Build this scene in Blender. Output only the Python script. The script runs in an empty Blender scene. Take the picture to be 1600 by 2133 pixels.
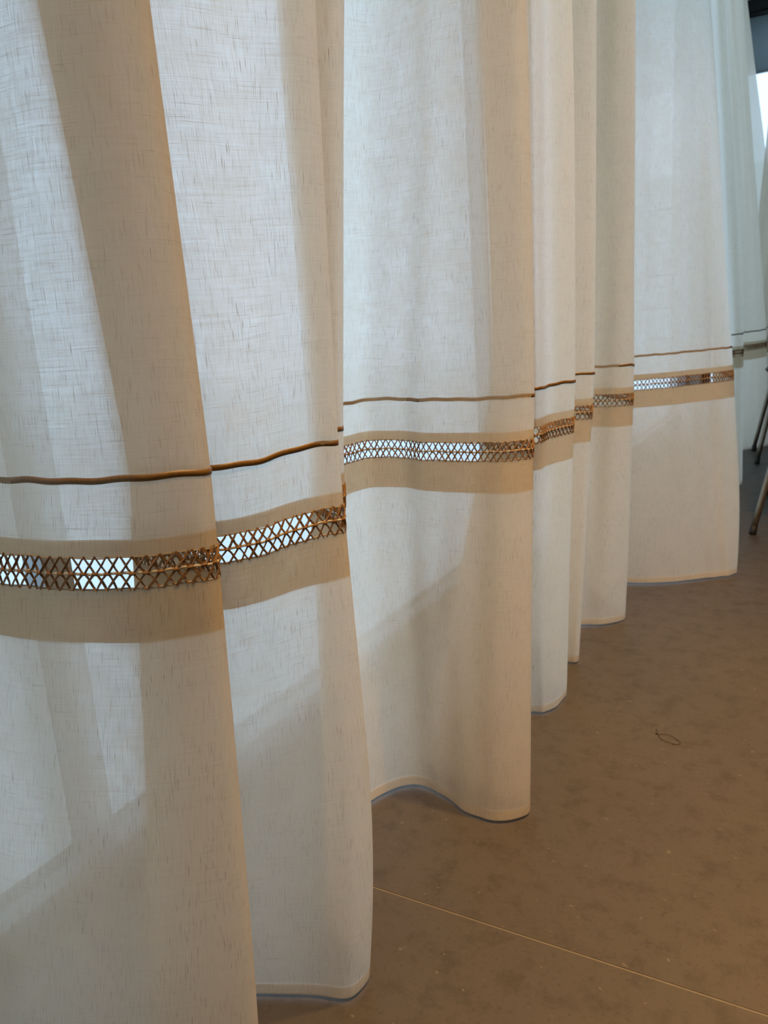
import bpy, bmesh, math, random
import numpy as np
from mathutils import Matrix, Vector

random.seed(7)
R = math.radians

# ---------------------------------------------------------------- frame
# The photograph is read in 1600 x 2133 pixels.  Plan coordinates "cam" are
# X right / Y ahead of the camera; the room axes are s (into the room, world
# x) and t (along the curtain, world y).
F, CH, KROLL, H0 = 1602.0, 0.70, 0.07, 700.0
NRM = math.hypot(1, KROLL)
PITCH = math.atan((1066.5 - H0) / NRM / F)
AX = R(-29.6)
PV = (math.cos(AX), math.sin(AX))
DV = (-math.sin(AX), math.cos(AX))


def ray(x, y):
    dx, dy = x - 800, y - 1066.5
    u = (dx - KROLL * dy) / NRM / F
    v = (KROLL * dx + dy) / NRM / F
    return (u, math.cos(PITCH) - v * math.sin(PITCH), -math.sin(PITCH) - v * math.cos(PITCH))


def on_floor(x, y, z=0.0):
    r = ray(x, y)
    t = (z - CH) / r[2]
    return (r[0] * t, r[1] * t)


def side_at(x, Y, z):
    """cam X of a point at depth Y, height z, that is seen in column x"""
    fz = Y * math.cos(PITCH) - (z - CH) * math.sin(PITCH)
    v = -(Y * math.sin(PITCH) + (z - CH) * math.cos(PITCH)) / fz
    return (NRM * (x - 800) / F - KROLL * v) * fz


def row_of(X, Y, z):
    fz = Y * math.cos(PITCH) - (z - CH) * math.sin(PITCH)
    v = -(Y * math.sin(PITCH) + (z - CH) * math.cos(PITCH)) / fz
    u = X / fz
    return 1066.5 + F * (-KROLL * u + v) / NRM


def col_z(x, y, Y):
    r = ray(x, y)
    return (r[0] * Y / r[1], CH + r[2] * Y / r[1])


def world(X, Y):
    return (X * PV[0] + Y * PV[1], X * DV[0] + Y * DV[1])


def cam_of(s, t):
    return (s * PV[0] + t * DV[0], s * PV[1] + t * DV[1])


scene = bpy.context.scene
col = scene.collection

# ---------------------------------------------------------------- camera
cam_data = bpy.data.cameras.new('camera')
cam = bpy.data.objects.new('camera', cam_data)
col.objects.link(cam)
cam_data.sensor_fit = 'HORIZONTAL'
cam_data.sensor_width = 36.0
cam_data.lens = 36.0 * F / 1600.0
cam_data.clip_start = 0.02


def wdir(v):
    w = world(v[0], v[1])
    return Vector((w[0], w[1], v[2]))


fwd = wdir((0, math.cos(PITCH), -math.sin(PITCH)))
hor = wdir((1, 0, 0))
down = -wdir((0, math.sin(PITCH), math.cos(PITCH)))
right = (hor + down * KROLL) / NRM
up = -(down - hor * KROLL) / NRM
cam.matrix_world = Matrix(((right.x, up.x, -fwd.x, 0), (right.y, up.y, -fwd.y, 0),
                           (right.z, up.z, -fwd.z, CH), (0, 0, 0, 1)))
cam_data.dof.use_dof = True
cam_data.dof.focus_distance = 0.82
cam_data.dof.aperture_fstop = 16
scene.camera = cam

# ---------------------------------------------------------------- sky, lamps, exposure
SKY_STRENGTH = 1.9
LAMP_POWER = 19.0
LAMPS = [(0.45, 0.55), (0.45, 1.55)]
LAMP_COLOR = (1.0, 0.60, 0.23)

wd = bpy.data.worlds.new('overcast_sky')
scene.world = wd
wd.use_nodes = True
bg = wd.node_tree.nodes['Background']
bg.inputs['Color'].default_value = (0.555, 0.765, 1.0, 1)
bg.inputs['Strength'].default_value = SKY_STRENGTH

vs = scene.view_settings
vs.view_transform = 'Standard'
vs.look = 'None'
vs.exposure = 0.0
vs.gamma = 1.0
vs.use_curve_mapping = False
cy = scene.cycles
cy.use_denoising = True
cy.use_light_tree = False
cy.max_bounces = 5
cy.transparent_max_bounces = 12
cy.use_adaptive_sampling = True
cy.adaptive_threshold = 0.04
cy.sample_clamp_indirect = 6.0

CEIL = 2.80
S_WIN, S_ROOM, T_BACK, T_END = -0.83, 4.2, -2.4, 6.6


# ---------------------------------------------------------------- materials
class NT:
    def __init__(self, name):
        self.m = bpy.data.materials.new(name)
        self.m.use_nodes = True
        self.t = self.m.node_tree
        self.t.nodes.clear()
        self.out = self.t.nodes.new('ShaderNodeOutputMaterial')

    def n(self, kind, **kw):
        nd = self.t.nodes.new(kind)
        for k, v in kw.items():
            if k in nd.inputs.keys():
                self.set(nd, k, v)
            else:
                setattr(nd, k, v)
        return nd

    def set(self, nd, key, v):
        if isinstance(v, bpy.types.NodeSocket):
            self.t.links.new(v, nd.inputs[key])
        else:
            nd.inputs[key].default_value = v

    def math(self, op, a, b=0.0, c=0.0):
        nd = self.t.nodes.new('ShaderNodeMath')
        nd.operation = op
        for i, v in enumerate((a, b, c)):
            self.set(nd, i, v)
        return nd.outputs[0]

    def ramp(self, fac, lo, hi):
        nd = self.t.nodes.new('ShaderNodeMapRange')
        nd.interpolation_type = 'SMOOTHSTEP'
        self.set(nd, 0, fac)
        nd.inputs[1].default_value = lo
        nd.inputs[2].default_value = hi
        return nd.outputs[0]

    def mix(self, fac, a, b, kind='RGBA', blend='MIX'):
        nd = self.t.nodes.new('ShaderNodeMix')
        nd.data_type = kind
        nd.blend_type = blend
        self.set(nd, 0, fac)
        self.set(nd, 6, a)
        self.set(nd, 7, b)
        return nd.outputs[2]

    def noise(self, vec, scale, detail=2.0, rough=0.5):
        nd = self.n('ShaderNodeTexNoise', Vector=vec, Scale=scale, Detail=detail, Roughness=rough)
        return nd.outputs[0]

    def scaled(self, vec, sx, sy, sz=1.0, off=(0, 0, 0)):
        nd = self.n('ShaderNodeMapping', Vector=vec)
        nd.inputs['Scale'].default_value = (sx, sy, sz)
        nd.inputs['Location'].default_value = off
        return nd.outputs[0]

    def done(self, sh):
        self.t.links.new(sh, self.out.inputs['Surface'])
        return self.m


def principled(name, color, rough=0.5, metallic=0.0, vary=0.08, scale=30.0, bump=0.0, stretch=(1, 1, 1), spec=0.5):
    a = NT(name)
    co = a.n('ShaderNodeTexCoord').outputs['Object']
    v = a.scaled(co, *stretch)
    nz = a.noise(v, scale, 3.0)
    dark = tuple(c * (1 - vary * 2) for c in color) + (1,)
    lite = tuple(min(1, c * (1 + vary * 2)) for c in color) + (1,)
    c = a.mix(nz, dark, lite)
    p = a.n('ShaderNodeBsdfPrincipled')
    a.set(p, 'Base Color', c)
    p.inputs['Roughness'].default_value = rough
    p.inputs['Metallic'].default_value = metallic
    p.inputs['Specular IOR Level'].default_value = spec
    if bump:
        b = a.n('ShaderNodeBump', Height=nz)
        b.inputs['Strength'].default_value = bump
        b.inputs['Distance'].default_value = 0.002
        a.set(p, 'Normal', b.outputs[0])
    return a.done(p.outputs[0])


def linen(name, cloth, slub, see_through, through):
    """sheer slubbed linen: diffuse + translucent threads with open gaps between"""
    a = NT(name)
    uv = a.n('ShaderNodeUVMap', uv_map='cloth').outputs[0]
    # slubs: thick flax threads, mostly along the warp
    sp = a.n('ShaderNodeSeparateXYZ', Vector=uv)
    U, V = sp.outputs[0], sp.outputs[1]

    def shift(w, f1, f2):                                # neighbouring threads are out of step
        return a.math('ADD', a.math('MULTIPLY', a.math('SINE', a.math('MULTIPLY', w, f1)), 3.1),
                      a.math('MULTIPLY', a.math('SINE', a.math('MULTIPLY', w, f2)), 2.3))
    warp = a.n('ShaderNodeCombineXYZ', X=a.math('MULTIPLY', U, 1650.0), Y=a.math('MULTIPLY_ADD', V, 62.0, shift(U, 523.0, 1311.0)))
    weft = a.n('ShaderNodeCombineXYZ', X=a.math('MULTIPLY_ADD', U, 44.0, shift(V, 487.0, 1409.0)), Y=a.math('MULTIPLY', V, 1650.0))
    weft.inputs['Z'].default_value = 9.3
    n1 = a.noise(warp.outputs[0], 1.0, 1.0)
    n3 = a.noise(weft.outputs[0], 1.0, 1.0)
    big = a.noise(a.scaled(uv, 34, 22, off=(9, 9, 0)), 1.0, 2.0)
    cl = a.ramp(big, 0.30, 0.62)                         # slubs come in clusters
    s1 = a.ramp(n1, 0.59, 0.78)
    s3 = a.ramp(n3, 0.66, 0.78)
    sl = a.math('MAXIMUM', s1, a.math('MULTIPLY', s3, 0.5))
    sl = a.math('MULTIPLY', sl, a.math('MULTIPLY_ADD', cl, 0.75, 0.25))
    wv = a.math('MULTIPLY_ADD', a.math('ADD', n1, n3), 1.7, -1.2)   # weave, about 0..1
    c = a.mix(sl, cloth + (1,), slub + (1,))
    c = a.mix(a.math('MULTIPLY', wv, 0.22), c, (0.45, 0.36, 0.25, 1))
    ct = a.mix(sl, through + (1,), slub + (1,))
    ct = a.mix(a.math('MULTIPLY', wv, 0.24), ct, (0.40, 0.33, 0.24, 1))
    b = a.n('ShaderNodeBump', Height=big)
    b.inputs['Strength'].default_value = 0.35
    b.inputs['Distance'].default_value = 0.004
    df = a.n('ShaderNodeBsdfDiffuse')
    a.set(df, 'Color', c)
    a.set(df, 'Normal', b.outputs[0])
    tr = a.n('ShaderNodeBsdfTranslucent')
    a.set(tr, 'Color', ct)
    a.set(tr, 'Normal', b.outputs[0])
    m1 = a.n('ShaderNodeMixShader')
    m1.inputs[0].default_value = 0.54
    a.t.links.new(df.outputs[0], m1.inputs[1])
    a.t.links.new(tr.outputs[0], m1.inputs[2])
    tp = a.n('ShaderNodeBsdfTransparent')
    tp.inputs[0].default_value = (1, 1, 1, 1)
    # part of the light slips through the open weave but is scattered on the way
    rf = a.n('ShaderNodeBsdfRefraction')
    rf.inputs['Color'].default_value = (1, 1, 1, 1)
    rf.inputs['Roughness'].default_value = 0.62
    rf.inputs['IOR'].default_value = 1.12
    m3 = a.n('ShaderNodeMixShader')
    m3.inputs[0].default_value = 0.66
    a.t.links.new(tp.outputs[0], m3.inputs[1])
    a.t.links.new(rf.outputs[0], m3.inputs[2])
    op = a.math('MULTIPLY', a.math('SUBTRACT', 1.0, a.math('MULTIPLY', sl, 0.95)),
                a.math('MULTIPLY_ADD', wv, -0.8 * see_through, see_through * 1.4))
    op = a.math('MULTIPLY', op, a.math('MULTIPLY_ADD', big, 0.7, 0.65))
    m2 = a.n('ShaderNodeMixShader')
    a.set(m2, 0, op)
    a.t.links.new(m1.outputs[0], m2.inputs[1])
    a.t.links.new(m3.outputs[0], m2.inputs[2])
    return a.done(m2.outputs[0])


def floor_mat():
    a = NT('stone_tile')
    co = a.n('ShaderNodeTexCoord').outputs['Object']
    big = a.noise(co, 2.2, 4.0, 0.6)
    mid = a.noise(co, 26.0, 5.0, 0.7)
    fine = a.noise(co, 160.0, 3.0, 0.6)
    c = a.mix(big, (0.057, 0.045, 0.034, 1), (0.094, 0.075, 0.057, 1))
    c = a.mix(a.math('MULTIPLY', a.ramp(mid, 0.46, 0.70), 0.65), c, (0.044, 0.033, 0.023, 1))
    c = a.mix(a.math('MULTIPLY', a.ramp(fine, 0.55, 0.72), 0.5), c, (0.036, 0.026, 0.018, 1))
    sp = a.noise(a.scaled(co, 1, 1, 1, off=(4, 4, 4)), 75.0, 2.0, 0.5)
    c = a.mix(a.math('MULTIPLY', a.ramp(sp, 0.69, 0.76), 0.55), c, (0.18, 0.148, 0.113, 1))
    p = a.n('ShaderNodeBsdfPrincipled')
    a.set(p, 'Base Color', c)
    a.set(p, 'Roughness', a.math('MULTIPLY_ADD', mid, 0.2, 0.38))
    p.inputs['Specular IOR Level'].default_value = 0.35
    b = a.n('ShaderNodeBump', Height=a.math('ADD', mid, fine))
    b.inputs['Strength'].default_value = 0.10
    b.inputs['Distance'].default_value = 0.001
    a.set(p, 'Normal', b.outputs[0])
    return a.done(p.outputs[0])


def glass_mat():
    a = NT('window_glass')
    tp = a.n('ShaderNodeBsdfTransparent')
    tp.inputs[0].default_value = (0.95, 0.98, 0.97, 1)
    gl = a.n('ShaderNodeBsdfGlossy')
    gl.inputs['Roughness'].default_value = 0.02
    fr = a.n('ShaderNodeFresnel')
    fr.inputs['IOR'].default_value = 1.45
    m = a.n('ShaderNodeMixShader')
    a.set(m, 0, a.math('MULTIPLY', fr.outputs[0], 0.8))
    a.t.links.new(tp.outputs[0], m.inputs[1])
    a.t.links.new(gl.outputs[0], m.inputs[2])
    return a.done(m.outputs[0])


def lamp_mat():
    a = NT('lamp_diffuser')
    e = a.n('ShaderNodeEmission')
    e.inputs['Color'].default_value = (1.0, 0.72, 0.42, 1)
    e.inputs['Strength'].default_value = 3.0
    a.m.cycles.emission_sampling = 'NONE'
    return a.done(e.outputs[0])


M = {
    'linen': linen('sheer_linen', (0.80, 0.665, 0.48), (0.34, 0.22, 0.13), 0.215, (0.87, 0.765, 0.62)),
    'linen_hem': linen('hem_linen', (0.78, 0.64, 0.45), (0.28, 0.16, 0.08), 0.06, (0.72, 0.59, 0.42)),
    'ribbon': principled('bronze_ribbon', (0.19, 0.095, 0.02), 0.42, 0.0, 0.16, 400, stretch=(1, 1, 0.2)),
    'stitch': principled('brown_thread', (0.22, 0.11, 0.038), 0.75, 0.0, 0.18, 600, 0.2),
    'edge': principled('seam_thread', (0.40, 0.30, 0.19), 0.9, 0.0, 0.15, 900, 0.2),
    'cord': principled('tan_cord', (0.56, 0.46, 0.32), 0.8, 0.0, 0.15, 900, 0.2),
    'floor': floor_mat(),
    'grout': principled('pale_grout', (0.17, 0.14, 0.106), 0.9, 0, 0.08, 80),
    'wall': principled('wall_plaster', (0.42, 0.38, 0.33), 0.9, 0, 0.03, 12, 0.05),
    'ceil': principled('ceiling_plaster', (0.75, 0.73, 0.70), 0.9, 0, 0.02, 12),
    'alu': principled('grey_aluminium', (0.30, 0.31, 0.32), 0.45, 0.3, 0.04, 40),
    'black': principled('black_frame', (0.012, 0.013, 0.015), 0.4, 0, 0.04, 40),
    'glass': glass_mat(),
    'blind': principled('grey_blue_blind', (0.42, 0.53, 0.58), 0.85, 0, 0.04, 60),
    'terrace': principled('pale_paving', (0.78, 0.78, 0.76), 0.9, 0, 0.05, 4),
    'stone': principled('pale_stone', (0.72, 0.76, 0.72), 0.9, 0, 0.06, 6, 0.2),
    'steel': principled('bronzed_steel', (0.30, 0.25, 0.19), 0.34, 0.85, 0.05, 60),
    'rubber': principled('black_rubber', (0.012, 0.011, 0.010), 0.6, 0, 0.05, 60),
    'leather': principled('dark_leather', (0.035, 0.025, 0.020), 0.45, 0, 0.1, 120, 0.2),
    'wire': principled('dark_fibre', (0.07, 0.045, 0.022), 0.6, 0, 0.1, 300),
    'fixture': principled('white_enamel', (0.8, 0.8, 0.78), 0.4, 0, 0.02, 40),
    'lampglow': lamp_mat(),
}


# ---------------------------------------------------------------- helpers
def tag(o, label=None, cat=None, group=None, kind=None):
    if label: o['label'] = label
    if cat: o['category'] = cat
    if group: o['group'] = group
    if kind: o['kind'] = kind
    return o


def mesh_obj(name, verts, faces, mat, parent=None, smooth=False, uvs=None):
    me = bpy.data.meshes.new(name)
    me.from_pydata([tuple(v) for v in verts], [], faces)
    if uvs is not None:
        lay = me.uv_layers.new(name='cloth')
        for l in me.loops:
            lay.data[l.index].uv = uvs[l.vertex_index]
    if smooth:
        me.polygons.foreach_set('use_smooth', [True] * len(me.polygons))
    if mat: me.materials.append(mat)
    me.update()
    o = bpy.data.objects.new(name, me)
    col.objects.link(o)
    if parent: o.parent = parent
    return o


def empty(name, loc=(0, 0, 0), parent=None):
    o = bpy.data.objects.new(name, None)
    o.empty_display_size = 0.1
    col.objects.link(o)
    o.location = loc
    if parent: o.parent = parent
    return o


def bm_obj(name, bm, mat, parent=None, smooth=False):
    me = bpy.data.meshes.new(name)
    bmesh.ops.recalc_face_normals(bm, faces=bm.faces)
    bm.to_mesh(me)
    bm.free()
    if smooth:
        me.polygons.foreach_set('use_smooth', [True] * len(me.polygons))
    me.materials.append(mat)
    o = bpy.data.objects.new(name, me)
    col.objects.link(o)
    if parent: o.parent = parent
    return o


def bm_box(bm, lo, hi, bevel=0.0):
    c = [(a + b) / 2 for a, b in zip(lo, hi)]
    d = [b - a for a, b in zip(lo, hi)]
    r = bmesh.ops.create_cube(bm, size=1.0, matrix=Matrix.Translation(c) @ Matrix.Diagonal((*d, 1)))
    if bevel:
        es = list({e for v in r['verts'] for e in v.link_edges})
        bmesh.ops.bevel(bm, geom=es, offset=bevel, segments=1, affect='EDGES')


def box(name, lo, hi, mat, parent=None, bevel=0.0):
    bm = bmesh.new()
    bm_box(bm, lo, hi, bevel)
    return bm_obj(name, bm, mat, parent)


def tube_data(pts, rad, n=8, flat=1.0, close=True):
    """verts, faces of a tube through 3-D points; rad a number or one per point"""
    pts = [Vector(p) for p in pts]
    rads = rad if hasattr(rad, '__len__') else [rad] * len(pts)
    vs_, fs = [], []
    ref = Vector((0.013, 0.021, 1))
    for i, p in enumerate(pts):
        a = pts[max(0, i - 1)]
        b = pts[min(len(pts) - 1, i + 1)]
        t = (b - a).normalized()
        if abs(t.dot(ref.normalized())) > 0.95: ref = Vector((1, 0.02, 0.01))
        x = t.cross(ref).normalized()
        y = t.cross(x).normalized()
        for k in range(n):
            an = 2 * math.pi * k / n
            vs_.append(p + x * math.cos(an) * rads[i] * flat + y * math.sin(an) * rads[i])
    for i in range(len(pts) - 1):
        for k in range(n):
            k2 = (k + 1) % n
            fs.append((i * n + k, i * n + k2, (i + 1) * n + k2, (i + 1) * n + k))
    if close:
        fs.append(tuple(range(n - 1, -1, -1)))
        m = (len(pts) - 1) * n
        fs.append(tuple(m + k for k in range(n)))
    return vs_, fs


def tube(name, pts, rad, mat, parent=None, n=10, flat=1.0):
    v, f_ = tube_data(pts, rad, n, flat)
    return mesh_obj(name, v, f_, mat, parent, True)


# ---------------------------------------------------------------- room shell
JT, JS, TILE, GAP = 0.735, 0.22, 1.6, 0.0022
floor = box('floor', (S_WIN - 0.1, T_BACK, -0.05), (S_ROOM, T_END, -0.0007), M['grout'])
tag(floor, 'brown stone-look tiled floor with pale thin joints', kind='structure')


def cuts(j, lo, hi):
    k = math.floor((lo - j) / TILE)
    out = [lo]
    v = j + (k + 1) * TILE
    while v < hi - 0.02:
        out.append(v)
        v += TILE
    return out + [hi]


xs, ys = cuts(JS, S_WIN - 0.1, S_ROOM), cuts(JT, T_BACK, T_END)
for i in range(len(xs) - 1):
    for j in range(len(ys) - 1):
        box('tile', (xs[i] + GAP / 2, ys[j] + GAP / 2, -0.012), (xs[i + 1] - GAP / 2, ys[j + 1] - GAP / 2, 0.0),
            M['floor'], floor, 0.0004)

tag(box('ceiling', (S_WIN - 0.1, T_BACK, CEIL), (S_ROOM, T_END, CEIL + 0.1), M['ceil']),
    'plain white ceiling above the curtains', kind='structure')
tag(box('wall_right', (S_ROOM, T_BACK, -0.05), (S_ROOM + 0.1, T_END, CEIL + 0.1), M['wall']),
    'plain plaster wall across the room from the curtains', kind='structure')
tag(box('wall_back', (S_WIN - 0.1, T_BACK - 0.1, -0.05), (S_ROOM, T_BACK, CEIL + 0.1), M['wall']),
    'plain plaster wall behind the viewer', kind='structure')


def glazing(name, a, b, mullions, z0, z1, mat, label, along='y', pos=0.0, w=0.06, d=0.06, rail=0.07):
    """framed window wall from a to b along one axis at pos on the other"""
    root = empty(name)
    tag(root, label, kind='structure')

    def bx(n_, u0, u1, za, zb, dd=d):
        if along == 'y':
            return box(n_, (pos - dd / 2, u0, za), (pos + dd / 2, u1, zb), mat if n_ != 'pane' else M['glass'], root)
        return box(n_, (u0, pos - dd / 2, za), (u1, pos + dd / 2, zb), mat if n_ != 'pane' else M['glass'], root)
    bx('rail', a, b, z0, z0 + rail)
    bx('rail', a, b, z1 - 0.10, z1)
    edges = [a] + list(mullions) + [b]
    for k, m in enumerate(edges):
        lo = m if k == 0 else (m - w if k == len(edges) - 1 else m - w / 2)
        bx('mullion', lo, lo + w, z0 + rail, z1 - 0.10)
    for k in range(len(edges) - 1):
        lo = edges[k] + (w if k == 0 else w / 2)
        hi = edges[k + 1] - (w if k == len(edges) - 2 else w / 2)
        # a single sheet of glass
        if along == 'y':
            vv = [(pos, lo, z0 + rail), (pos, hi, z0 + rail), (pos, hi, z1 - 0.10), (pos, lo, z1 - 0.10)]
        else:
            vv = [(lo, pos, z0 + rail), (hi, pos, z0 + rail), (hi, pos, z1 - 0.10), (lo, pos, z1 - 0.10)]
        mesh_obj('pane', vv, [(0, 1, 2, 3)], M['glass'], root)
    return root


P0 = 6.0
glazing('window_1', T_BACK, P0, [-0.9, 0.60, 2.1, 3.65], 0.0, CEIL, M['alu'],
        'floor-to-ceiling glazing with slim grey frames behind the linen curtain', 'y', S_WIN, 0.042, 0.035, 0.04)


def portal(name, loc, rot, sx, sy):
    """guides the renderer's sky sampling through a window opening; gives off no light itself"""
    pd = bpy.data.lights.new(name, 'AREA')
    pd.shape = 'RECTANGLE'
    pd.size, pd.size_y = sx, sy
    pd.cycles.is_portal = True
    po = bpy.data.objects.new(name, pd)
    col.objects.link(po)
    po.location = loc
    po.rotation_euler = rot


portal('window_portal', (S_WIN - 0.06, (T_BACK + P0) / 2, CEIL / 2), (0, R(-90), 0), CEIL, P0 - T_BACK)
tag(box('added_wall_left', (S_WIN - 0.1, P0, -0.05), (S_WIN + 0.05, T_END, CEIL + 0.1), M['wall']),  # added wall: closes the last glazing so less daylight reaches the far folds
    'added narrow wall that cuts daylight at the far end of the glazing', kind='structure')
glazing('window_2', S_WIN + 0.05, 0.30, [], 0.0, CEIL, M['black'],
        'black framed end window beyond the curtain gap', 'x', T_END)
tag(box('wall_end', (0.30, T_END - 0.03, -0.05), (S_ROOM, T_END + 0.07, CEIL + 0.1), M['wall']),
    'plain end wall to the right of the black framed window', kind='structure')
bl = empty('roller_blind', (-0.24, T_END - 0.06, 2.32))
tag(bl, 'grey-blue roller blind half rolled up under the black window head', 'blind')
v, f_ = [], []
nx = 24
for k in range(nx + 1):
    x = -0.50 + 1.0 * k / nx
    v += [(x, 0.004 * math.sin(k * 0.9), 0.0), (x, 0.004 * math.sin(k * 0.9), 0.36)]
f_ = [(2 * k, 2 * k + 2, 2 * k + 3, 2 * k + 1) for k in range(nx)]
sh = mesh_obj('shade_cloth', v, f_, M['blind'], bl, True)
sh.modifiers.new('thickness', 'SOLIDIFY').thickness = 0.002
tube('roller', [(-0.5, 0, 0.375), (0.5, 0, 0.375)], 0.02, M['black'], bl)
tube('bottom_bar', [(-0.5, 0, 0.0), (0.5, 0, 0.0)], 0.008, M['alu'], bl)

# outside: paving and a pale block wall past the end window
terrace = box('terrace', (-14, -10, -0.14), (14, 18, -0.055), M['terrace'])
tag(terrace, 'pale terrace paving outside the windows', kind='structure')
gw = box('garden_wall', (-2.2, 12.03, -0.055), (2.0, 12.15, 2.6), M['grout'])
tag(gw, 'pale stone block wall outside the end window', kind='structure')
stone_shapes = {}
for r in range(6):
    for c in range(-1, 5):
        x0 = -2.2 + c * 1.0 + (0.5 if r % 2 else 0)
        x1 = min(x0 + 0.985, 2.0)
        x0 = max(x0, -2.2)
        if x1 - x0 < 0.1: continue
        w_ = round(x1 - x0, 3)
        if w_ not in stone_shapes:
            bm = bmesh.new()
            bm_box(bm, (0, 0, 0), (w_, 0.09, 0.425), 0.012)
            o = bm_obj('stone', bm, M['stone'], gw)
            stone_shapes[w_] = o
        else:
            o = stone_shapes[w_].copy()
            col.objects.link(o)
            o.parent = gw
        o.location = (x0, 11.95 - random.uniform(0, 0.02), -0.05 + r * 0.442)

# recessed ceiling lamps
for ls, lt, where in ((*LAMPS[0], 'nearest'), (*LAMPS[1], 'middle')):
    L = empty('ceiling_downlight', (ls, lt, CEIL))
    tag(L, 'warm round recessed ceiling downlight above the %s curtain folds, out of view' % where, 'downlight', 'warm ceiling downlights')
    pr = [(0.065, -0.001), (0.095, -0.001), (0.095, -0.006), (0.088, -0.010), (0.065, -0.006)]
    v, f_ = [], []
    N = 28
    for i in range(N):
        an = 2 * math.pi * i / N
        for (r_, z_) in pr: v.append((r_ * math.cos(an), r_ * math.sin(an), z_))
    m_ = len(pr)
    for i in range(N):
        for j in range(m_):
            f_.append((i * m_ + j, i * m_ + (j + 1) % m_, ((i + 1) % N) * m_ + (j + 1) % m_, ((i + 1) % N) * m_ + j))
    mesh_obj('trim_ring', v, f_, M['fixture'], L, True)
    mesh_obj('diffuser', [(0.065 * math.cos(2 * math.pi * i / N), 0.065 * math.sin(2 * math.pi * i / N), -0.003) for i in range(N)],
             [tuple(range(N))], M['lampglow'], L)
    ld = bpy.data.lights.new('downlight_bulb', 'AREA')
    ld.shape = 'DISK'
    ld.size = 0.12
    ld.energy = LAMP_POWER
    ld.color = LAMP_COLOR
    ld.spread = R(80)
    lo = bpy.data.objects.new('downlight_bulb', ld)
    col.objects.link(lo)
    lo.parent = L
    lo.location = (0, 0, -0.015)

# ---------------------------------------------------------------- curtains
Z_HEM, Z_LOW, Z_MID, Z_TOP = 0.005, 0.17, 0.602, CEIL - 0.05
Z_LB, Z_LT = 0.513, 0.539           # lattice gap
Z_LINE = 0.602


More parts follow.
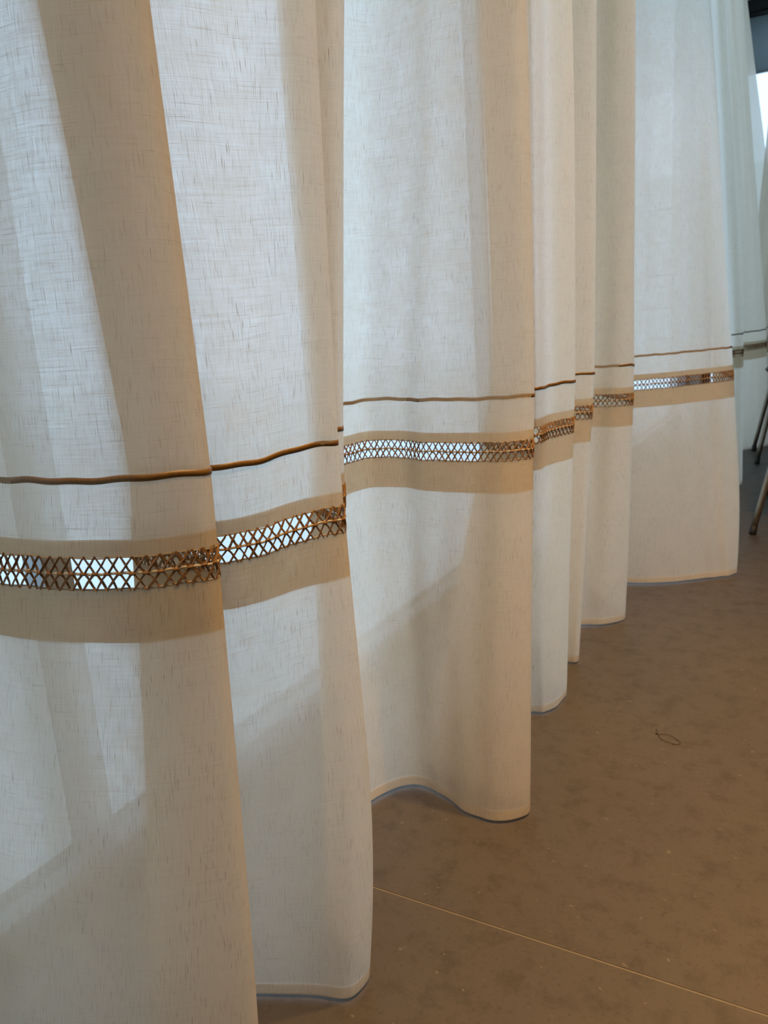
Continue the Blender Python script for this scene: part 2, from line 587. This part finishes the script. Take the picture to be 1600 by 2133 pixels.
class Sheet:
    """a hanging cloth: plan curve through control points, one curve per level.
    controls: (x_mid, Y_mid, x_hem, Y_hem, x_top, y_line or None, x_low or None)"""

    def __init__(self, controls, sub=14):
        mid, hem, top, low, dz = [], [], [], [], []
        for c in controls:
            xm, Ym, xh, Yh, xt, yl, xl = c
            if xm is None:                      # off frame: given in room axes
                a = cam_of(*Ym)
                mid.append(a); hem.append(a); low.append(a); top.append(a); dz.append(None)
                continue
            m = (side_at(xm, Ym, Z_MID), Ym)
            h = (side_at(xh, Yh, Z_HEM), Yh)
            X0, z0 = col_z(xt, 0.0, Ym)
            k = (Z_TOP - Z_MID) / (z0 - Z_MID)
            mid.append(m); hem.append(h)
            top.append((m[0] + (X0 - m[0]) * k, Ym))
            w = (Z_LOW - Z_HEM) / (Z_MID - Z_HEM)
            Yl = Yh + (Ym - Yh) * w
            low.append((side_at(xl, Yl, Z_LOW), Yl) if xl else (h[0] + (m[0] - h[0]) * w, Yl))
            if yl is None:
                dz.append(None)
            else:
                lo_, hi_ = Z_LINE - 0.03, Z_LINE + 0.03
                for _ in range(40):
                    md = (lo_ + hi_) / 2
                    if row_of(m[0], m[1], md) > yl: lo_ = md
                    else: hi_ = md
                dz.append(max(-0.016, min(0.016, md - Z_LINE)))
        n = len(mid)
        idx = [i for i in range(n) if dz[i] is not None]
        dzv = np.interp(range(n), idx, [dz[i] for i in idx]) if idx else np.zeros(n)
        toW = lambda L: np.array([world(*p) for p in L])
        lv = [toW(hem), toW(low), toW(mid), toW(top)]
        kn = np.concatenate([[0], np.cumsum(np.maximum(np.linalg.norm(np.diff(lv[2], axis=0), axis=1), 0.004) ** 0.5)])
        prm = np.concatenate([np.linspace(kn[i], kn[i + 1], sub, endpoint=False) for i in range(n - 1)] + [[kn[-1]]])
        self.lev = [self.spline(kn, L, prm) for L in lv]
        self.dz = np.interp(prm, kn, dzv)
        ker = np.ones(9) / 9
        self.dz = np.convolve(np.pad(self.dz, 4, mode='edge'), ker, 'valid')
        self.u = np.concatenate([[0], np.cumsum(np.linalg.norm(np.diff(self.lev[2], axis=0), axis=1))])
        self.ncol = len(prm)

    @staticmethod
    def spline(kn, P, prm):
        # non-uniform Catmull-Rom (cubic Hermite with finite-difference tangents)
        n = len(kn)
        T = np.zeros_like(P)
        for i in range(n):
            if i == 0: T[i] = (P[1] - P[0]) / (kn[1] - kn[0])
            elif i == n - 1: T[i] = (P[-1] - P[-2]) / (kn[-1] - kn[-2])
            else:
                h0, h1 = kn[i] - kn[i - 1], kn[i + 1] - kn[i]
                d0, d1 = (P[i] - P[i - 1]) / h0, (P[i + 1] - P[i]) / h1
                T[i] = (d0 * h1 + d1 * h0) / (h0 + h1)
        out = np.zeros((len(prm), 2))
        j = np.clip(np.searchsorted(kn, prm, side='right') - 1, 0, n - 2)
        h = kn[j + 1] - kn[j]
        t = ((prm - kn[j]) / h)[:, None]
        h = h[:, None]
        out = ((2 * t**3 - 3 * t**2 + 1) * P[j] + (t**3 - 2 * t**2 + t) * h * T[j]
               + (-2 * t**3 + 3 * t**2) * P[j + 1] + (t**3 - t**2) * h * T[j + 1])
        return out

    def plan(self, z):
        """plan positions of all columns at cloth height z, with gentle creases"""
        P = self.flat_plan(z)
        u = self.u
        w = (0.0016 * np.sin(u * 88 + 2.2 * math.sin(z * 3.1 + 0.4)) * np.sin(u * 9.1 + 2.0 * z)
             + 0.0018 * np.sin(u * 41 + 3.0 * math.sin(z * 2.3)) * np.sin(u * 5.3 - 1.7 * z + 1))
        return P + self.normals(P) * w[:, None]

    def flat_plan(self, z):
        h, l, m, tp = self.lev
        if z >= Z_MID:
            k = (z - Z_MID) / (Z_TOP - Z_MID)
            return m + (tp - m) * k
        # quadratic-smooth blend through hem, low, mid
        if z <= Z_LOW:
            k = (z - Z_HEM) / (Z_LOW - Z_HEM)
            base = h + (l - h) * k
        else:
            k = (z - Z_LOW) / (Z_MID - Z_LOW)
            base = l + (m - l) * k
        # round the kink at the low level
        wdt = 0.12
        q = max(0.0, 1 - abs(z - Z_LOW) / wdt)
        if q > 0:
            s1 = (l - h) / (Z_LOW - Z_HEM)
            s2 = (m - l) / (Z_MID - Z_LOW)
            base = base + (s2 - s1) * (q * q) * wdt / 4
        return base

    def rise(self, z):
        w = min(1.0, max(0.0, (z - 0.05) / 0.35))
        return self.dz * w

    def normals(self, P):
        t = np.gradient(P, axis=0)
        t /= np.maximum(np.linalg.norm(t, axis=1), 1e-9)[:, None]
        return np.stack([t[:, 1], -t[:, 0]], 1)

    def strip(self, zs, off=0.0, c0=0, c1=None):
        """grid of verts/faces/uvs for the cloth between the heights zs"""
        c1 = self.ncol if c1 is None else c1
        V, U = [], []
        n = c1 - c0
        for z in zs:
            P = self.plan(z)
            if off: P = P + self.normals(P) * off
            zz = z + self.rise(z)
            for i in range(c0, c1):
                V.append((P[i, 0], P[i, 1], zz[i]))
                U.append((self.u[i], z))
        Fc = [(r * n + i, r * n + i + 1, (r + 1) * n + i + 1, (r + 1) * n + i)
              for r in range(len(zs) - 1) for i in range(n - 1)]
        return V, Fc, U

    def at(self, u, z, off=0.0):
        """point on the cloth at arc length u, height z (vectorised)"""
        P = self.plan(z)
        N = self.normals(P)
        u = np.atleast_1d(u)
        x = np.interp(u, self.u, P[:, 0] + N[:, 0] * off)
        y = np.interp(u, self.u, P[:, 1] + N[:, 1] * off)
        zz = np.interp(u, self.u, z + self.rise(z))
        return np.stack([x, y, zz], 1)


def levels(a, b, step):
    n = max(1, int(round((b - a) / step)))
    return [a + (b - a) * i / n for i in range(n + 1)]


def ribbon_mesh(sh, z, h, off, th, name, mat, parent):
    """flat band sewn on the room side of the cloth"""
    rows = [(z - h / 2, off), (z - h / 2, off + th * 0.7), (z, off + th), (z + h / 2, off + th * 0.7), (z + h / 2, off)]
    V = []
    for (zz, oo) in rows:
        P = sh.plan(zz)
        P = P + sh.normals(P) * oo
        wob = 0.0006 * np.sin(sh.u * 61) + 0.0005 * np.sin(sh.u * 143 + 1)
        h_ = zz + sh.rise(zz) + wob
        V += [(P[i, 0], P[i, 1], h_[i]) for i in range(sh.ncol)]
    n = sh.ncol
    m = len(rows)
    Fc = [(r * n + i, r * n + i + 1, ((r + 1) % m) * n + i + 1, ((r + 1) % m) * n + i) for r in range(m) for i in range(n - 1)]
    return mesh_obj(name, V, Fc, mat, parent, True)


PITCH_X = 0.0103


def stitch_shape(sh, uk, jit):
    """one tied bundle: four arms fanning from the centre cord to the hem edges"""
    zc = (Z_LB + Z_LT) / 2
    hh = (Z_LT - Z_LB) / 2 + 0.0012
    V, Fc = [], []
    for su in (-1, 1):
        for sv in (-1, 1):
            reach = PITCH_X * (0.94 + 0.12 * jit.uniform(-1, 1))
            wid = 0.00105 * jit.uniform(0.85, 1.35)
            prof = []
            for k in range(5):
                q = k / 4
                uu = uk + su * (0.0010 + (reach - 0.0010) * (q ** 0.92)) + 0.0004 * jit.uniform(-1, 1)
                zz = zc + sv * (0.0008 + (hh - 0.0008) * q)
                oo = 0.0005 * su * sv * math.sin(q * math.pi)
                prof.append(tuple(sh.at(uu, zz, oo)[0]))
            b = len(V)
            v, f = tube_data(prof, [wid * 1.15, wid, wid * 1.1, wid, wid * 0.95], 3)
            V += v
            Fc += [tuple(b + i for i in q_) for q_ in f]
    # the knot that ties the bundle
    b = len(V)
    pr = [tuple(sh.at(uk + d_, zc, 0.0006)[0]) for d_ in (-0.0026, -0.0011, 0.0011, 0.0026)]
    v, f = tube_data(pr, [0.0008, 0.0016, 0.0016, 0.0008], 5)
    V += v
    Fc += [tuple(b + i for i in q_) for q_ in f]
    return V, Fc


def build_curtain(sh, label, n_single):
    base = sh.plan(Z_HEM).mean(axis=0)
    root = empty('linen_curtain', (0, 0, 0))
    root.location = (float(base[0]), float(base[1]), 0.0)
    root_inv = Vector((-float(base[0]), -float(base[1]), 0.0))
    tag(root, label, 'curtain', 'sheer linen curtain panels')
    kids = []

    def cloth(name, zs, mat, off=0.0, parent=None):
        V, Fc, U = sh.strip(zs, off)
        o = mesh_obj(name, V, Fc, mat, None, True, U)
        kids.append(o)
        return o
    up_ = cloth('upper_cloth', levels(Z_LT, Z_TOP, 0.05), M['linen'])
    lo_ = cloth('lower_cloth', levels(Z_HEM, Z_LB, 0.02), M['linen'])
    cloth('upper_hem', levels(Z_LT, Z_LT + 0.0145, 0.008), M['linen_hem'], -0.0014)
    cloth('lower_facing', levels(Z_LB - 0.046, Z_LB, 0.012), M['linen_hem'], -0.0014)
    cloth('bottom_hem', levels(Z_HEM, Z_HEM + 0.014, 0.007), M['linen'], -0.0014)
    kids.append(ribbon_mesh(sh, Z_LINE, 0.0054, 0.0003, 0.0005, 'ribbon_trim', M['ribbon'], None))
    # lace insertion: centre cord and the two sewn edges, bundles tied between
    lace = ribbon_mesh(sh, (Z_LB + Z_LT) / 2, 0.0022, -0.0006, 0.0014, 'lace_insertion', M['cord'], None)
    kids.append(lace)
    e1 = ribbon_mesh(sh, Z_LT, 0.0011, -0.0010, 0.0014, 'sewn_edge', M['edge'], None)
    e2 = ribbon_mesh(sh, Z_LB, 0.0011, -0.0010, 0.0014, 'sewn_edge', M['edge'], None)
    kids += [e1, e2]
    jit = random.Random(3)
    us = [PITCH_X * (k + 0.5) for k in range(int(sh.u[-1] / PITCH_X) - 1)]
    # nearest to the camera first
    pts = sh.at(np.array(us), Z_LB)
    order = sorted(range(len(us)), key=lambda i: vis_key(sh, us[i], pts[i]))
    single = set(order[:n_single])
    JV, JF = [], []
    for i, uk in enumerate(us):
        V, Fc = stitch_shape(sh, uk, jit)
        if i in single:
            c = Vector(pts[i])
            o = mesh_obj('cross_stitch', [Vector(v_) - c for v_ in V], Fc, M['stitch'])
            o.location = c + root_inv
            o.parent = lace
        else:
            b = len(JV)
            JV += V
            JF += [tuple(b + q for q in f) for f in Fc]
    if JV:
        o = mesh_obj('cross_stitches', JV, JF, M['stitch'])
        tag(o, kind='stuff')
        kids.append(o)
        o['to_lace'] = 1
    for o in kids:
        o.data.transform(Matrix.Translation(root_inv))
        if o in (e1, e2) or o.get('to_lace'):
            if o.get('to_lace'): del o['to_lace']
            o.parent = lace
        else:
            o.parent = root
    # heading: gathered tape and gliders under the ceiling track
    V, Fc, U = sh.strip([Z_TOP - 0.06, Z_TOP], 0.003)
    o = mesh_obj('heading_tape', V, Fc, M['linen_hem'], root, True, U)
    o.data.transform(Matrix.Translation(root_inv))
    return root


def vis_key(sh, u, p):
    X, Y = cam_of(p[0], p[1])
    if Y < 0.3: return 99
    fz = Y
    x = 800 + F * X / fz
    d = Y
    if x < -60 or x > 1660: d += 20
    return d


NO = None
near = [
    (NO, (-0.52, -0.95), 0, 0, 0, NO, NO), (NO, (-0.70, -0.80), 0, 0, 0, NO, NO),
    (NO, (-0.50, -0.62), 0, 0, 0, NO, NO), (NO, (-0.48, -0.56), 0, 0, 0, NO, NO),
    (NO, (-0.72, -0.42), 0, 0, 0, NO, NO), (NO, (-0.52, -0.22), 0, 0, 0, NO, NO),
    (NO, (-0.50, -0.17), 0, 0, 0, NO, NO), (NO, (-0.74, -0.02), 0, 0, 0, NO, NO),
    (NO, (-0.60, 0.14), 0, 0, 0, NO, NO), (NO, (-0.56, 0.20), 0, 0, 0, NO, NO),
    (-190, 0.735, -260, 0.70, -330, NO, NO),
    (0, 0.635, -20, 0.62, -130, 999, NO), (150, 0.605, 150, 0.59, 20, 1001.5, NO),
    (300, 0.595, 330, 0.58, 180, 995.5, NO), (410, 0.608, 510, 0.590, 293, 983, NO), (436, 0.628, 545, 0.605, 315, 979, NO),
    (405, 0.648, 500, 0.63, 270, NO, NO), (300, 0.672, 360, 0.68, 115, NO, NO),
    (266, 0.705, 330, 0.72, 76, NO, NO), (300, 0.728, 365, 0.745, 110, NO, NO),
    (434, 0.670, 500, 0.712, 265, 975, NO), (535, 0.690, 580, 0.708, 420, 961, NO),
    (600, 0.715, 660, 0.703, 530, 940, NO), (670, 0.735, 735, 0.697, 635, 926, 745), (700, 0.750, 770, 0.722, 660, 921, 783),
    (690, 0.775, 750, 0.75, 645, NO, NO), (645, 0.86, 690, 0.83, 585, NO, NO),
    (700, 0.845, 730, 0.835, 690, 896, NO), (715, 0.865, 745, 0.85, 718, 893, NO),
    (700, 0.91, 725, 0.89, 700, NO, NO), (655, 1.06, 690, 0.98, 630, NO, NO),
    (715, 1.18, 745, 1.03, 700, 842, NO), (765, 1.22, 800, 1.076, 760, 832, NO), (830, 1.20, 860, 1.093, 835, 831, NO),
    (890, 1.155, 915, 1.065, 890, 833, NO), (970, 1.135, 965, 1.02, 960, 831, NO),
    (1056, 1.115, 1018, 0.988, 1045, 828, NO), (1098, 1.118, 1068, 0.986, 1082, 823, 1080), (1114, 1.14, 1101, 0.998, 1098, 821, 1102),
    (1098, 1.170, 1085, 1.03, 1080, NO, NO), (1046, 1.222, 925, 1.13, 1015, NO, NO),
    (1029, 1.275, 892, 1.22, 1000, NO, NO), (1050, 1.310, 920, 1.29, 1015, NO, NO), (1090, 1.285, 1030, 1.306, 1060, NO, NO),
    (1115, 1.255, 1105, 1.303, 1105, 811, NO), (1147, 1.30, 1142, 1.30, 1140, 802, NO), (1192, 1.345, 1172, 1.34, 1182, 794, NO),
    (1199, 1.37, 1179, 1.368, 1191, 793, NO),
    (1185, 1.41, 1165, 1.40, 1175, NO, NO), (1132, 1.50, 1130, 1.46, 1122, NO, NO), (1128, 1.54, 1126, 1.50, 1118, NO, NO),
    (1200, 1.54, 1183, 1.506, 1192, 780, NO), (1234, 1.545, 1200, 1.503, 1235, 777, NO), (1240, 1.57, 1205, 1.515, 1243, 777, NO),
    (1225, 1.61, 1190, 1.55, 1228, NO, NO), (1110, 1.80, 1100, 1.70, 1105, NO, NO),
    (1241, 1.765, 1214, 1.708, 1250, 763.6, NO), (1284, 1.745, 1256, 1.698, 1290, 762, NO), (1315, 1.75, 1295, 1.712, 1318, 760, NO),
    (1321, 1.775, 1302, 1.73, 1325, 760, NO),
    (1308, 1.83, 1288, 1.78, 1312, NO, NO), (1230, 2.17, 1230, 2.02, 1240, NO, NO),
    (1322, 2.09, 1308, 1.98, 1318, 742, NO), (1370, 2.10, 1395, 1.962, 1362, 738.5, NO), (1441, 2.13, 1470, 1.975, 1415, 731.6, NO),
    (1517, 2.18, 1525, 1.985, 1468, 723.5, NO), (1526, 2.215, 1535, 2.01, 1478, 722.6, 1543),
    (1515, 2.29, 1520, 2.08, 1466, NO, NO), (1488, 2.72, 1480, 2.6, 1436, NO, NO), (1490, 2.82, 1482, 2.7, 1438, NO, NO),
    (1528, 3.18, 1525, 3.06, 1490, 697, NO), (1545, 3.22, 1542, 3.09, 1505, 695, NO), (1548, 3.28, 1546, 3.13, 1508, 694.5, NO),
    (1540, 3.36, 1538, 3.20, 1500, NO, NO), (1505, 3.44, 1503, 3.30, 1470, NO, NO), (1536, 3.50, 1534, 3.38, 1497, NO, NO),  # hidden tight loops, added as extra layers to darken the far folds
    (1536, 3.57, 1534, 3.46, 1496, NO, NO), (1505, 3.66, 1503, 3.58, 1476, NO, NO),
    (1549, 3.80, 1545, 3.88, 1515, 692, NO), (1572, 3.84, 1568, 3.92, 1532, 690, NO), (1597, 3.95, 1600, 3.99, 1546, 685, NO),
    (1588, 4.03, 1590, 4.06, 1538, NO, NO), (1550, 4.07, 1550, 4.09, 1510, NO, NO), (1528, 4.18, 1526, 4.2, 1490, NO, NO),
    (1530, 4.45, 1528, 4.45, 1488, NO, NO),
    (1600, 4.75, 1605, 4.7, 1530, NO, NO), (1640, 4.95, 1650, 4.9, 1556, NO, NO),
]
near_sheet = Sheet(near, 12)
build_curtain(near_sheet, 'long sheer cream linen curtain falling in deep folds across the left', 300)

far = [
    (1556, 4.30, 1545, 4.30, 1626, NO, NO), (1566, 4.30, 1556, 4.30, 1636, NO, NO), (1583, 4.40, 1575, 4.40, 1650, NO, NO),
    (1600, 4.36, 1595, 4.36, 1662, NO, NO), (1622, 4.50, 1618, 4.5, 1675, NO, NO), (1640, 4.46, 1640, 4.46, 1690, NO, NO),
    (1665, 4.62, 1670, 4.62, 1705, NO, NO), (1690, 4.58, 1690, 4.58, 1720, NO, NO),
]
far_sheet = Sheet(far, 10)
build_curtain(far_sheet, 'far sheer linen curtain panel slanting in beyond the bright gap at right edge', 0)

# track under the ceiling
tr = box('curtain_track', (-0.62, T_BACK + 0.05, CEIL - 0.028), (-0.58, T_END - 0.1, CEIL - 0.001), M['fixture'])
tag(tr, 'white ceiling curtain track above the linen curtains', 'track')


# ---------------------------------------------------------------- chairs
def chair(feet, lean, label, seat_z=0.43):
    """side chair standing on four splayed tube legs; feet in room axes"""
    cx = sum(p[0] for p in feet) / 4
    cy_ = sum(p[1] for p in feet) / 4
    root = empty('dining_chair', (cx, cy_, 0))
    tag(root, label, 'chair', 'steel legged chairs by the curtain')
    tops = []
    for (fx, fy) in feet:
        fx, fy = fx - cx, fy - cy_
        tx, ty = fx * (1 - lean), fy * (1 - lean)
        tops.append((tx, ty))
        leg = tube('leg', [(fx + (tx - fx) * q, fy + (ty - fy) * q, 0.012 + (seat_z - 0.05 - 0.012) * q) for q in (0, 0.25, 0.5, 0.75, 1)],
                   [0.0095, 0.010, 0.0105, 0.011, 0.0115], M['steel'], root, 14)
        tube('foot_cap', [(fx, fy, 0.0), (fx, fy, 0.004), (fx + (tx - fx) * 0.045, fy + (ty - fy) * 0.045, 0.028)],
             [0.0105, 0.0115, 0.0110], M['rubber'], leg, 14)
    x0, x1 = min(p[0] for p in tops) - 0.03, max(p[0] for p in tops) + 0.03
    y0, y1 = min(p[1] for p in tops) - 0.03, max(p[1] for p in tops) + 0.03
    box('seat_frame', (x0 + 0.02, y0 + 0.02, seat_z - 0.065), (x1 - 0.02, y1 - 0.02, seat_z - 0.04), M['steel'], root, 0.006)
    # cushion with a soft crown
    def cushion(name, a0, a1, b0, b1, th, place):
        n = 12
        V, Fc = [], []
        for side in (0, 1):
            for i in range(n + 1):
                for j in range(n + 1):
                    p, q = i / n * 2 - 1, j / n * 2 - 1
                    e = (1 - abs(p) ** 6) * (1 - abs(q) ** 6)
                    r_ = 1 - 0.06 * (abs(p) * abs(q)) ** 2
                    h = th * (0.5 if side else -0.5) * (max(e, 0) ** 0.35)
                    V.append(place(a0 + (a1 - a0) * (p * r_ + 1) / 2, b0 + (b1 - b0) * (q * r_ + 1) / 2, h))
        m = (n + 1) ** 2
        for side in (0, 1):
            for i in range(n):
                for j in range(n):
                    k = side * m + i * (n + 1) + j
                    q = (k, k + 1, k + n + 2, k + n + 1)
                    Fc.append(q if side == 0 else q[::-1])
        return mesh_obj(name, V, Fc, M['leather'], root, True)
    cushion('seat', x0, x1, y0, y1, 0.075, lambda a, b, h: (a, b, seat_z - 0.004 + h))
    # backrest along the side away from the curtain's window end
    by = y1
    cushion('backrest', x0 + 0.01, x1 - 0.01, seat_z + 0.14, seat_z + 0.42, 0.05,
            lambda a, b, h: (a, by + 0.02 + (b - seat_z) * 0.22 + h - 0.05 * (2 * (a - x0) / (x1 - x0) - 1) ** 2, b))
    for px in (x0 + 0.06, x1 - 0.06):
        tube('back_post', [(px, by - 0.05, seat_z - 0.05), (px, by - 0.01, seat_z + 0.08), (px, by + 0.045, seat_z + 0.30)], 0.009, M['steel'], root, 12)
    return root


fC, fD, fB, fA = (world(*on_floor(*p)) for p in ((1568, 1113), (1599, 1030), (1577, 966), (1570, 939)))
chair([fC, (fD[0], fD[1]), (fC[0] + 0.48, fC[1] + 0.02), (fC[0] + 0.46, fD[1])], 0.34,
      'nearer dining chair with bronzed steel legs standing beside the curtain at right edge')
chair([fB, fA, (fB[0] + 0.46, fB[1]), (fA[0] + 0.50, fA[1])], 0.30,
      'farther dining chair with dark steel legs close to the far end of the curtain')

# ---------------------------------------------------------------- loop of fibre on the floor
lp = [(1366, 1523), (1369, 1520), (1371, 1526), (1368, 1529), (1374, 1531), (1384, 1531), (1394, 1533), (1404, 1537),
      (1411, 1542), (1417, 1547), (1417, 1551), (1411, 1552), (1404, 1551), (1396, 1549), (1386, 1546), (1378, 1541), (1372, 1533), (1368, 1529)]
P3 = [world(*on_floor(*p)) for p in lp]
cx, cy_ = P3[5]
fl = empty('fibre_loop', (cx, cy_, 0))
tag(fl, 'small dark twisted thread loop lying alone on the brown floor', 'thread')
sm = []
for i in range(len(P3) - 1):
    for q in (0, 0.5):
        sm.append((P3[i][0] + (P3[i + 1][0] - P3[i][0]) * q - cx, P3[i][1] + (P3[i + 1][1] - P3[i][1]) * q - cy_,
                   0.0012 + 0.0012 * abs(math.sin(i * 0.8 + q))))
tube('strand', sm, 0.00055, M['wire'], fl, 6)
for (px, py, r_) in ((1368, 1529, 0.0018), (1402, 1550, 0.0013), (1410, 1541, 0.0010)):
    a = world(*on_floor(px, py))
    bm = bmesh.new()
    bmesh.ops.create_icosphere(bm, subdivisions=2, radius=r_, matrix=Matrix.Translation((a[0] - cx, a[1] - cy_, r_ * 0.9)))
    bm_obj('knot', bm, M['wire'], fl, True)
